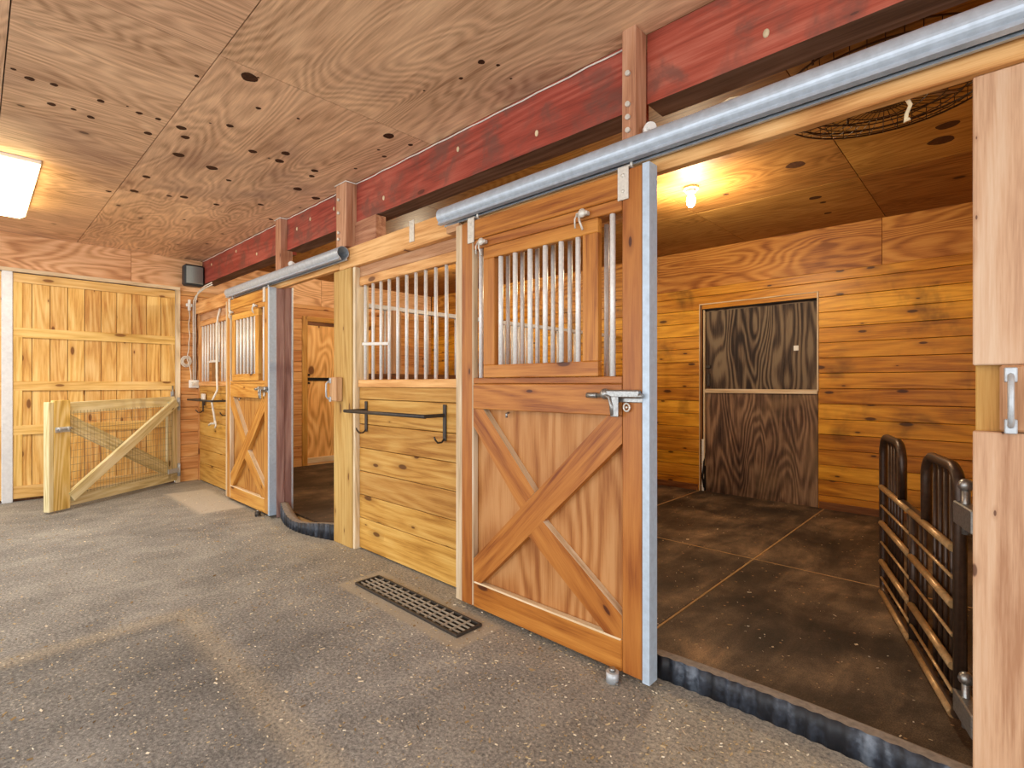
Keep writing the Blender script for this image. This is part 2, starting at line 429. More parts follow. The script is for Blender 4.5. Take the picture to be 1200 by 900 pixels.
KNOTS = [(-3.51,.19,.022),(-3.49,.28,.018),(-3.75,.29,.021),(-3.73,.38,.015),(-3.77,.46,.02),(-3.51,.47,.019),(-3.47,.58,.007),(-3.51,.64,.018),(-3.51,.73,.017),(-3.76,.73,.024),(-3.53,.85,.028),(-3.65,.9,.026),(-3.97,.94,.036),(-2.87,.757,.012),(-2.69,.94,.041),(-2.96,1.08,.015),(-3.29,1.04,.021),(-4.04,1.16,.038),(-4.2,1.32,.02),(-3.55,1.26,.027),(-3.42,1.42,.031),(-3.57,1.44,.031),(-3.55,1.68,.026),(-3.66,1.71,.022),(-3.99,1.75,.037),(-4.08,1.94,.034),(-4.58,.88,.029),(-5.0,.88,.033),(-4.92,1.1,.022),(-4.86,1.19,.034),(-4.86,1.43,.025),(-4.58,1.69,.025),(-4.93,1.91,.022),(-5.16,.74,.021),(-5.55,1.36,.014),(-3.46,.13,.012),(-3.34,.95,.007),(-2.66,.97,.007),(-2.91,1.28,.01),(-3.3,1.86,.013),(-1.76,1.64,.018),(-1.72,1.71,.01),(-1.93,1.66,.012),(-2.71,1.75,.036),(-2.71,1.91,.017),(-2.98,1.89,.016),(-1.75,1.83,.007),(-2.92,1.81,.011),(-2.15,1.6,.007),(-1.2,.4,.03),(-.8,1.2,.02),(-1.9,-.3,.03),(-5.6,-.4,.03)]
def knot_discs(mb, spots):
    for x, y, rad in spots:
        n = 14; ph = random.uniform(0, 6)
        vs = [mb.bm.verts.new((x + rad * (1 + .10 * math.sin(3 * a + ph)) * math.cos(a), y + rad * .92 * (1 + .08 * math.sin(2 * a + ph)) * math.sin(a), CZ(x) - .0008)) for a in (2 * PI * i / n for i in range(n))]
        mb.bm.faces.new(vs).material_index = 1
        mb._attr(vs, (0, 1, 2), vs[0].co.copy())
knot_discs(b, KNOTS)
tag(b.build('ceiling', [M['ceil'], M['knot']]), 'brown knotty plywood ceiling over the aisle', 'ceiling', kind='structure')
b = MB()
for xa, xb in ((-7.4, -5.6), (-5.6, -3.56), (-3.56, -1.95), (-1.95, -.74), (-.74, .3)):
    for ya, yb in ((2.0, 3.2), (3.2, 4.42), (4.42, 5.75)): sloped_sheet(b, xa + g, xb - g, ya + g, yb - g, 'x')
knot_discs(b, [(-1.013, 3.886, .06), (-1.08, 4.683, .045), (-1.059, 4.848, .024), (-1.095, 5.179, .03), (-.259, 4.097, .066), (-.218, 3.881, .055), (-1.576, 4.124, .023), (-4.6, 3.0, .03), (-5.5, 4.6, .03)])
tag(b.build('ceiling', [M['ceil_in'], M['knot']]), 'dark orange plywood ceiling inside the stalls', 'ceiling', kind='structure')

def plank_run(mb, p, q, z0, z1, h, thick, holes=(), gap=.004, first=None):
    """horizontal boards stacked along the vertical plane p->q (2-D points), holes in metres along it"""
    p, q = Vector(p), Vector(q); L = (q - p).length; d = (q - p).normalized(); nrm = Vector((d.y, -d.x))
    z = z0; k = 0
    while z < z1 - .01:
        zt = min(z + (first if (k == 0 and first) else h), z1); k += 1
        spans = [(0, L)]
        for a, c, hz0, hz1 in holes:
            if hz0 < (z + zt) / 2 < hz1:
                spans = [s for (s0, s1) in spans for s in ((s0, min(s1, a)), (max(s0, c), s1)) if s[1] - s[0] > .01]
        tv = random.random()
        for s0, s1 in spans:
            A, B = p + d * s0, p + d * s1; m = (A + B) / 2
            rot = Matrix(((d.x, -d.y, 0), (d.y, d.x, 0), (0, 0, 1)))
            mb.obox((m.x + nrm.x * 0, m.y, (z + zt) / 2), (s1 - s0, thick, zt - z - gap), rot, 0, .003, tv)
        z = zt
# end wall: plywood above, planks beside the aisle door and inside the far stall
b = MB()
plank_run(b, (XE - .02, 1.755), (XE - .02, YB), 0, 2.385, .155, .04, holes=((3.30 - 1.755, 4.52 - 1.755, -1, 2.21),))
b.box(XE - .05, XE - .043, 1.75, YB, 0, 2.38, along=1, bev=0)
tag(b.build('wall_left', M['end_plank']), 'planked end wall left of the far stall', 'wall', kind='structure')
b = MB()
ysq = [-3.1, -.95, 1.27, 1.99, 3.6, YB]
for i in range(5): b.box(XE - .045, XE - .006, ysq[i] + .0015, ysq[i+1] - .0015, 2.385, 2.86, along=1, bev=.0015)
tag(b.build('wall_left', M['end_ply']), 'plywood upper strip of the end wall above the big sliding door', 'wall', kind='structure')
# back wall
b = MB()
plank_run(b, (XE - .06, YB + .02), (.3, YB + .02), 0, 2.30, .147, .04, holes=((-2.45 - XE + .06, -1.275 - XE + .06, -1, 2.115),))
b.box(-2.6, -1.1, YB + .05, YB + .09, 0, 2.3, bev=0)
tag(b.build('wall_back', M['stall_plank']), 'orange planked back wall of the stalls', 'wall', kind='structure')
b = MB()
for xa, xb in ((XE, -5.2), (-5.2, -2.97), (-2.97, -.77), (-.77, .3)): b.box(xa + .0015, xb - .0015, YB + .006, YB + .04, 2.30, 2.84, bev=.0015)
tag(b.build('wall_back', M['stall_ply']), 'swirly plywood strip above the back wall planks', 'wall', kind='structure')
b = MB(); b.box(XE - .08, -2.46, YB + .043, YB + .06, 0, 2.84, bev=0); b.box(-1.27, .3, YB + .043, YB + .06, 0, 2.84, bev=0); b.box(-2.46, -1.27, YB + .095, YB + .11, 0, 2.84, bev=0); b.box(-2.46, -1.27, YB + .043, YB + .06, 2.12, 2.84, bev=0)
tag(b.build('wall_back', M['dark_gap']), 'dark backing added behind the back wall planks to block light leaks', 'wall', kind='structure')  # unseen sheets added so no sky glows between the boards
b = MB(); b.box(XE - .075, XE - .052, 1.75, YB + .06, 0, 2.9, bev=0); b.box(XE - .075, XE - .052, -3.1, 1.75, 2.38, 2.9, bev=0); b.box(XR + .042, XR + .06, 2.1, YB, 0, 2.75, bev=0)
tag(b.build('wall_left', M['dark_gap']), 'dark backing added behind the end and right wall planks to block light leaks', 'wall', kind='structure')  # unseen backing added here too against light between planks
b = MB(); b.box(XP + .06, -2.47, YB - .028, YB - .001, 0, .085); b.box(-1.262, XR - .01, YB - .028, YB - .001, 0, .085)
tag(b.build('baseboard_back', M['dark_frame']), 'dark baseboard along the back wall of the near stall', 'baseboard', kind='structure')
# right wall of near stall and partition
b = MB(); plank_run(b, (XR + .02, 2.3), (XR + .02, YB), 0, 2.75, .147, .04)
tag(b.build('wall_right', M['stall_plank']), 'planked right wall of the near stall', 'wall', kind='structure')
b = MB(); plank_run(b, (XR + .075, 2.0), (4.4, 2.0), 0, 2.11, .17, .04)
tag(b.build('wall_front', M['plank']), 'planked wall continuing right of the pale post', 'wall', kind='structure')
b = MB(); plank_run(b, (XP, 2.06), (XP, YB - .002), 0, 1.26, .155, .05)
tag(b.build('wall_middle', M['stall_plank']), 'planked half wall between the two stalls', 'wall', kind='structure')

# partition grille
r = empty('partition_grille', (XP, 3.85, 1.26), 'steel bar grille on the half wall between the two stalls', 'grille')
b = MB(); b.box(XP - .03, XP + .03, 2.08, YB - .01, 1.26, 1.30, along=1); b.build('bottom_rail', M['dark_frame'], r)
b = MB(); b.box(XP - .022, XP + .022, 2.08, YB - .01, 1.81, 1.845, along=1); b.build('top_rail', M['white_trim'], r)
for y in (2.35, 3.45, 4.55):
    b = MB(); b.box(XP - .045, XP + .045, y - .04, y + .04, 1.30, 1.81, along=2); b.build('support_post', M['top_board'], r)
k = 0
y = 2.16
while y < YB - .06:
    if min(abs(y - q) for q in (2.35, 3.45, 4.55)) > .055:
        b = MB(); b.cyl((XP, y, 1.295), (XP, y, 1.815), .0105, 8); b.build('bar', M['bar'], r)
    y += .105

# sliding aisle door (far left) and its neighbour leaf
def aisle_leaf(ya, yb, name, label, hw):
    r = empty(name, (XE, (ya + yb) / 2, 0), label, 'door', kind='structure')
    b = MB(); n = max(3, round((yb - ya) / .145)); w = (yb - ya) / n
    for i in range(n): b.box(XE - .03, XE - .006, ya + i * w + .0025, ya + (i+1) * w - .0025, .03, 2.37, along=2)
    b.build('board_panel', M['slide'], r)
    b = MB(); b.box(XE - .045, XE - .031, ya, yb, .0, 2.379, along=2, bev=0); b.build('backing', M['dark_frame'], r)
    for z0, z1 in ((2.275, 2.37), (1.705, 1.805), (1.15, 1.25), (.69, .79), (.03, .16)):
        b = MB(); b.box(XE - .006, XE + .016, ya, yb, z0, z1, along=1); b.build('rail', M['slide_rail'], r)
    for y0, y1 in ((ya, ya + .07), (yb - .05, yb)):
        b = MB(); b.box(XE - .006, XE + .015, y0, y1, .16, 2.275, along=2); b.build('stile', M['slide_rail'], r)
    if hw:
        b = MB(); b.box(XE + .0165, XE + .03, yb - .05, yb - .01, 1.06, 1.13); b.cyl((XE + .03, yb - .03, 1.20), (XE + .03, yb - .03, 1.0), .008); b.build('latch', M['steel'], r)
    return r
aisle_leaf(.275, 1.708, 'door_1', 'large sliding aisle door of vertical pine boards behind the wooden gate', True)
aisle_leaf(-1.3, .19, 'door_2', 'second sliding door leaf of pine boards cut by the left picture edge', False)
b = MB(); b.box(XE - .02, XE + .03, .192, .272, .0, 2.38, along=2, bev=.004)
tag(b.build('trim_1', M['white_trim']), 'white metal door post at the far left', 'door post', kind='structure')
b = MB(); b.box(XE - .006, XE + .03, -1.3, 1.76, 2.381, 2.42, along=1)
tag(b.build('trim_2', M['pale_edge']), 'pale strip along the top of the aisle doors', 'trim', kind='structure')
b = MB(); b.box(XE - .02, XE + .025, 1.71, 1.762, 0, 2.38, along=2)
tag(b.build('trim_3', M['pale_edge']), 'pale door jamb right of the large sliding door', 'trim', kind='structure')
b = MB(); b.box(XE + .002, XE + .03, 1.962, 2.0, 0, 2.3, along=2)
tag(b.build('trim_4', M['end_plank']), 'corner post where end wall meets the far stall front', 'trim', kind='structure')

# back door of near stall
r = empty('door_3', (-1.86, YB, 0), 'dark weathered dutch door in the back wall of the near stall', 'door', kind='structure')
b = MB(); b.box(-2.395, -1.285, YB + .035, YB + .05, 1.165, 2.03, along=2, bev=0); b.box(-2.395, -1.285, YB + .035, YB + .05, 2.03, 2.10, along=0, bev=0)
b.build('upper_leaf', M['dark_ply'], r)
b = MB(); b.box(-2.395, -1.285, YB + .03, YB + .05, .01, 1.12, along=2, bev=0); b.build('lower_leaf', M['dark_ply_low'], r)
b = MB(); b.box(-2.40, -1.285, YB + .012, YB + .035, 1.12, 1.165); b.build('middle_rail', M['pale_edge'], r)
b = MB(); b.box(-2.45, -2.425, YB - .004, YB + .05, 0, 2.115, along=2); b.box(-2.425, -2.40, YB + .02, YB + .05, 0, 2.07, along=2, mat=1)
b.box(-2.425, -1.30, YB + .004, YB + .05, 2.045, 2.10, mat=1)  # inner frame near black: shade of the recess put into its colour
b.build('frame', [M['dark_frame'], M['dark_gap']], r)
b = MB(); b.box(-2.457, -2.448, YB - .010, YB + .0, 0, 2.115, along=2); b.box(-2.457, -1.27, YB - .010, YB + .0, 2.108, 2.120); b.box(-1.285, -1.272, YB - .010, YB + .0, 1.15, 2.115, along=2)
b.box(-2.412, -2.399, YB + .0, YB + .03, .3, 2.05, along=2)
b.build('edge_strip', M['pale_edge'], r)
b = MB(); b.box(-2.40, -2.34, YB + .018, YB + .034, 1.40, 1.43); b.box(-2.375, -2.345, YB + .012, YB + .034, 1.20, 1.34); b.build('latch', M['iron'], r)
b = MB(); b.box(-1.50, -1.455, YB + .028, YB + .035, 1.555, 1.605); b.build('white_tag', M['white'], r)
b = MB(); b.tube([(-2.41, YB + .02, .45), (-2.405, YB - .002, .3), (-2.42, YB - .004, .18), (-2.40, YB - .004, .06)], .012, 6); b.build('chain', M['black_iron'], r)
b = MB(); b.box(-2.44, -2.405, YB - .004, YB + .004, .02, .6, along=2); b.build('white_weatherstrip', M['white'], r)

# end door of far stall
r = empty('door_4', (XE, 3.9, 0), 'plywood door with dark bar in the end wall of the far stall', 'door', kind='structure')
b = MB(); b.box(XE - .05, XE - .02, 3.37, 4.45, .10, 2.15, along=2, bev=0); b.build('leaf', M['stall_door_ply'], r)
b = MB(); b.box(XE - .02, XE + .015, 3.30, 3.38, 0, 2.215, along=2); b.box(XE - .02, XE + .015, 3.38, 4.52, 2.145, 2.215, along=1); b.box(XE - .02, XE + .015, 4.44, 4.52, 0, 2.145, along=2); b.build('frame', M['plank'], r)
b = MB(); b.box(XE - .03, XE - .018, 3.38, 4.44, 2.09, 2.143, along=1); b.build('dark_gap_strip', M['dark_frame'], r)
b = MB(); b.box(XE - .02, XE + .005, 3.38, 4.44, .05, .13, along=1); b.build('kick_strip', M['pale_edge'], r)
b = MB(); b.box(XE - .02, XE + .0, 3.39, 4.43, 1.27, 1.315, along=1); b.box(XE - .02, XE + .006, 3.38, 3.42, 1.22, 1.25, along=1); b.box(XE - .02, XE + .006, 3.38, 3.42, 1.34, 1.37, along=1); b.build('bar_latch', M['black_iron'], r)

# ------------------------------------------------------------------ mats
mats = [((-1.215, XR - .01), (2.105, 3.68), 'dusty black rubber mat at the near stall threshold beside the tube gate'),
        ((-2.445, -1.227), (2.105, 3.68), 'rubber mat just behind the crossbraced near stall door'),
        ((-1.215, XR - .01), (3.692, YB - .03), 'rubber mat in the back right corner of the near stall'),
        ((-2.445, -1.227), (3.692, YB - .005), 'rubber mat against the dark dutch door'),
        ((XP + .04, -2.457), (3.692, YB - .03), 'rubber mat in the back left corner of the near stall')]
for (xa, xb), (ya, yb), lab in mats:
    b = MB(); b.box(xa, xb, ya, yb, .003, .022, bev=.004)
    tag(b.build('rubber_mat', M['mat']), lab, 'mat', 'rubber mats on the near stall floor')
b = MB(); b.box(XE + .02, XP - .04, 2.06, YB - .02, .003, .022, bev=.003)
tag(b.build('rubber_mat', M['mat']), 'brown dusty mat flooring inside the far stall', 'mat')

# sills
def wavy_sill(x0, x1, y0, hfun, label):
    r = empty('rubber_sill', ((x0 + x1) / 2, y0, 0), label, 'door sill')
    n = 110
    def fn(k, y, z): return (x0 + (x1 - x0) * k / n, y, z)
    b = MB(); rows = []
    for k in range(n + 1):
        t = k / n; h, dy = hfun(t); w = .0035 * math.sin(t * 115)
        rows.append([b.bm.verts.new(fn(k, y0 + dy + w, 0)), b.bm.verts.new(fn(k, y0 + dy + w * 2, h * .5)), b.bm.verts.new(fn(k, y0 + dy + w, h)), b.bm.verts.new(fn(k, y0 + dy + .045, h)), b.bm.verts.new(fn(k, y0 + dy + .045, 0))])
    for k in range(n):
        for i in range(5):
            j = (i + 1) % 5
            f = b.bm.faces.new((rows[k][i], rows[k][j], rows[k+1][j], rows[k+1][i])); f.material_index = 1 if i == 2 else 0; f.smooth = i < 2
    b.bm.faces.new(rows[0]); b.bm.faces.new(list(reversed(rows[-1])))
    b.build('face_strip', [M['sill'], M['sill_top']], r)
    b = MB(); lo = []
    for k in range(n + 1):
        t = k / n; h, dy = hfun(t)
        lo.append([b.bm.verts.new(fn(k, y0 + dy + .045, h - .004)), b.bm.verts.new(fn(k, y0 + dy + .07, h - .012)), b.bm.verts.new(fn(k, y0 + dy + .13, .024)), b.bm.verts.new(fn(k, y0 + dy + .045, .022))])
    for k in range(n):
        for i in range(3):
            f = b.bm.faces.new((lo[k][i], lo[k][(i+1) % 4], lo[k+1][(i+1) % 4], lo[k+1][i])); f.smooth = True
    b.build('sloped_backing', M['sill_top'], r)
wavy_sill(-1.05, -.057, 1.955, lambda t: (.097 + .008 * t, .02 * math.sin(t * PI)), 'black rubber sill across the near stall opening')
wavy_sill(-4.76, -3.748, 1.93, lambda t: (.135 - .05 * (.5 - .5 * math.cos(t * 2 * PI)) - .01 * t, -.10 * math.sin(t * PI)), 'wavy dark rubber sill across the far stall opening')

# ------------------------------------------------------------------ stall fronts
def stall_front(x0, x1, label, cut=None, step=.1045):
    r = empty('stall_screen', ((x0 + x1) / 2, YF + .03, 0), label, 'stall front', 'barred stall fronts')
    b = MB(); z = .01
    for zt in (.235, .405, .58, .75, .925, 1.107, 1.197):
        b.box(x0, x1, YF, YF + .035, z + .002, zt - .002); z = zt
    b.box(x0, x1, YF + .03, YF + .045, .01, 1.197, bev=0, mat=1)
    b.build('plank_panel', [M['plank'], M['dark_gap']], r)
    b = MB(); b.box(x0, x1, YF - .012, YF + .05, 1.197, 1.25); b.build('ledge', M['header'], r)
    b = MB(); b.box(x0, x1, YF, YF + .045, 1.948, 2.012); b.build('bar_rail', M['header'], r)
    b = MB(); b.box(x0, x1, YF + .004, YF + .045, 2.014, 2.10); b.build('upper_board', M['top_board'], r)
    x = x0 + .05; k = 0
    while x < x1 - .02:
        zb = 1.248
        if cut and cut[0] < x < cut[1]: zb = 1.49
        b = MB(); b.cyl((x, YF + .022, zb), (x, YF + .022, 1.95), .0115, 10); b.build('bar', M['bar'], r)
        x += step; k += 1
    return r
r = stall_front(-3.44, -1.168, 'near barred stall front of yellow planks left of the near crossbraced door')
b = MB(); b.bar((-3.40, YF + .002, 1.515), (-3.06, YF + .002, 1.50), .022, .01); b.build('cross_bar', M['bar'], r)
r = stall_front(-7.34, -4.90, 'far barred stall front beside the end wall corner', cut=(-6.99, -6.66))
b = MB(); b.box(-7.02, -6.66, YF + .01, YF + .034, 1.48, 1.505); b.build('cross_bar', M['bar'], r)
b = MB(); b.box(-6.92, -6.68, YF + .015, YF + .03, 1.25, 1.48, along=2); b.build('feed_flap', M['brown_box'], r)

# headers
b = MB(); b.box(-3.66, .9, 1.925, 1.968, 2.088, 2.235)
tag(b.build('header_board', M['header']), 'pine header board above the near stall front and doorway', 'header board', 'header boards')
b = MB(); b.box(-7.34, -3.665, 1.925, 1.968, 2.098, 2.242)
tag(b.build('header_board', M['header']), 'pine header board above the far stall front and doorway', 'header board', 'header boards')

# posts
r = empty('timber_post', (-3.57, 2.0, 0), 'yellow post between the far doorway and the near barred stall front', 'post')
b = MB(); b.box(-3.745, -3.475, 1.925, 2.055, .0, 2.086, along=2, bev=.004); b.build('lower_post', M['post'], r)
b = MB(); b.box(-3.472, -3.442, 1.935, 2.05, 0, 2.086, along=2); b.build('pale_trim', M['pale_edge'], r)
b = MB(); b.box(-3.69, -3.535, 1.972, 2.06, 2.115, CZ(-3.6), along=2); b.box(-3.69, -3.535, 1.915, 1.971, 2.252, CZ(-3.6), along=2, tint=.7); b.build('upper_post', M['post_red'], r)
b = MB(); b.box(-3.533, -3.24, 1.985, 2.07, 2.25, 2.44); b.build('beam_bearer', M['post_red'], r)
for z in (2.32, 2.37, 2.52, 2.62):
    b = MB(); b.cyl((-3.64, 1.916, z), (-3.64, 1.902, z), .012, 8); b.build('bolt', M['zinc'], r)
r = empty('timber_post', (-1.135, 2.0, 0), 'bolted reddish post rising beside the near sliding door', 'post')
b = MB(); b.box(-1.167, -1.102, 1.972, 2.07, 0, 2.113, along=2); b.box(-1.167, -1.102, 1.905, 1.998, 2.25, CZ(-1.1), along=2); b.build('upright', M['post_red'], r)
for z in (2.29, 2.345, 2.40, 2.53):
    b = MB(); b.cyl((-1.135, 1.906, z), (-1.135, 1.893, z), .011, 8); b.build('bolt', M['zinc'], r)
b = MB(); b.sphere((-1.175, 1.975, 2.43), .02); b.build('round_knob', M['iron'], r)
r = empty('timber_post', (-4.84, 2.0, 0), 'mauve jamb post right of the far sliding door', 'post')
b = MB(); b.box(-4.90, -4.782, 1.972, 2.05, 0, 2.12, along=2); b.build('lower_post', M['jamb'], r)
b = MB(); b.box(-4.79, -4.776, 2.04, 2.056, 0, 2.12, along=2); b.box(-4.779, -4.772, 1.90, 1.971, 0, 2.095, along=2, mat=1); b.build('pale_trim', [M['galv'], M['jamb']], r)
b = MB(); b.box(-4.90, -4.785, 1.94, 2.05, 2.252, CZ(-4.8), along=2); b.build('upper_post', M['post_red'], r)
r = empty('timber_post', (.05, 2.1, 0), 'big pale knotty post at the right edge with a handle', 'post')
b = MB(); b.box(-.05, XR, 1.985, 2.098, 0, 2.11, along=2); b.build('core_post', M['plank'], r)
for z0, z1 in ((0, 1.087), (1.273, 2.086)):
    b = MB(); b.box(-.055, XR, 1.945, 1.984, z0, z1, along=2, tint=.5); b.build('facing_board', M['post_near'], r)

def handle_block(cx, y0, y1, w, label, dx):
    r = empty('handle_block', (cx, y1, 1.085), label, 'handle block', 'door handle blocks')
    b = MB(); b.box(cx - w/2, cx + w/2, y0, y1, 1.09, 1.272, along=2, bev=.006); b.build('wood_block', M['top_board'], r)
    hx = cx + dx
    b = MB(); b.tube([(hx, y0, 1.245), (hx, y0 - .016, 1.24), (hx, y0 - .034, 1.222), (hx, y0 - .036, 1.17), (hx, y0 - .034, 1.125), (hx, y0 - .016, 1.108), (hx, y0, 1.105)], .007, 8)
    for z in (1.245, 1.105): b.box(hx - .013, hx + .013, y0 - .007, y0 + .001, z - .02, z + .02)
    b.build('pull_handle', M['galv'], r)
handle_block(.075, 1.935, 1.983, .15, 'wooden block with galvanised pull handle on the pale right post', -.053)
handle_block(-3.655, 1.868, 1.923, .105, 'wooden block with pale pull handle on the yellow post by the far doorway', -.03)

# beams
def beam(xa, xb, label, redder=.5):
    r = empty('ceiling_beam', ((xa + xb) / 2, 2.07, CZ((xa + xb) / 2) - .3), label, 'beam', 'ceiling beams')
    zt = lambda x: CZ(x) - .001; zb = lambda x: CZ(x) - .30
    b = MB()
    v = [b.bm.verts.new((x, y, f(x))) for y in (2.0, 2.14) for x, f in ((xa, zb), (xb, zb), (xb, zt), (xa, zt))]
    for q in ((0, 1, 2, 3), (5, 4, 7, 6), (3, 2, 6, 7), (0, 3, 7, 4), (1, 5, 6, 2)): b.bm.faces.new([v[i] for i in q])
    b._attr(v, (0, 2, 1), v[0].co.copy(), tint=redder)
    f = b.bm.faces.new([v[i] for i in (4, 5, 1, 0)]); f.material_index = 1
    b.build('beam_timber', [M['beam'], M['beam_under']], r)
    for i in range(3):
        b = MB()
        x = xa + (xb - xa) * (.18 + .3 * i + random.uniform(-.06, .06)); z = CZ(x) - random.uniform(.08, .22)
        b.sphere((x, 1.998, z), .012, 1, .5, 1.4, seg=8)
        b.build('mud_spot', M['rope'], r)
beam(-7.34, -4.902, 'faded red ceiling beam at the end wall', .3)
beam(-4.783, -3.692, 'short faded red ceiling beam between far jamb and yellow post', .3)
beam(-3.532, -1.169, 'long red ceiling beam above the near barred stall front', .6)
beam(-1.10, 2.0, 'bright red ceiling beam above the near stall opening', .9)
b = MB(); pts = []
for i in range(60):
    x = -7.3 + i * (6.1 / 59)
    if not (-3.72 < x < -3.50 or -4.93 < x < -4.76): pts.append((x, 1.994, CZ(x) - .012 - .006 * abs(math.sin(i * 1.1))))
for xa, xb, yf in ((-4.90, -4.785, 1.94), (-3.69, -3.535, 1.915)):
    for x, y in ((xa - .007, 1.992), (xa - .007, yf - .007), (xb + .007, yf - .007), (xb + .007, 1.992)): pts.append((x, y, CZ(x) - .013))
pts.sort(key=lambda p: p[0])
b.tube(pts, .0045, 5); tag(b.build('bell_wire', M['cord_white']), 'thin white wire stapled along the top of the red beams', 'wire')

# ------------------------------------------------------------------ tracks
def track(x0, x1, label):
    r = empty('door_track', ((x0 + x1) / 2, 1.87, 2.12), label, 'door track', 'galvanised door tracks')
    prof = []
    cy, cz, R = 1.872, 2.188, .047
    for i in range(29):
        a = math.radians(-50 + i * 280 / 28); prof.append((cy + R * math.cos(a), cz + R * math.sin(a)))
    lip = [(cy - .036, cz - .052), (cy - .014, cz - .056), (cy - .014, cz - .047)]
    inner = []
    for i in range(29):
        a = math.radians(230 - i * 280 / 28); inner.append((cy + (R - .004) * math.cos(a), cz + (R - .004) * math.sin(a)))
    lip2 = [(cy + .014, cz - .047), (cy + .014, cz - .056), (cy + .036, cz - .052)]
    full = prof + lip + inner + lip2
    b = MB(); b.prism(full, x0, x1, lambda a, c, t: (t, a, c), smooth=False); b.build('rail', M['track'], r)
    x = x0 + .15
    while x < x1:
        b = MB(); b.box(x - .02, x + .02, 1.905, 1.9245, 2.20, 2.245, bev=.002); b.build('bracket', M['galv'], r)
        x += .62
    return r
track(-2.34, .9, 'galvanised round track carrying the near sliding stall door')
track(-5.95, -3.50, 'galvanised round track carrying the far sliding stall door')
b = MB(); b.box(-2.31, -2.20, 1.875, 1.9252, 2.085, 2.128); tag(b.build('wood_block', M['top_board']), 'small wooden block under the left end of the near track', 'block')

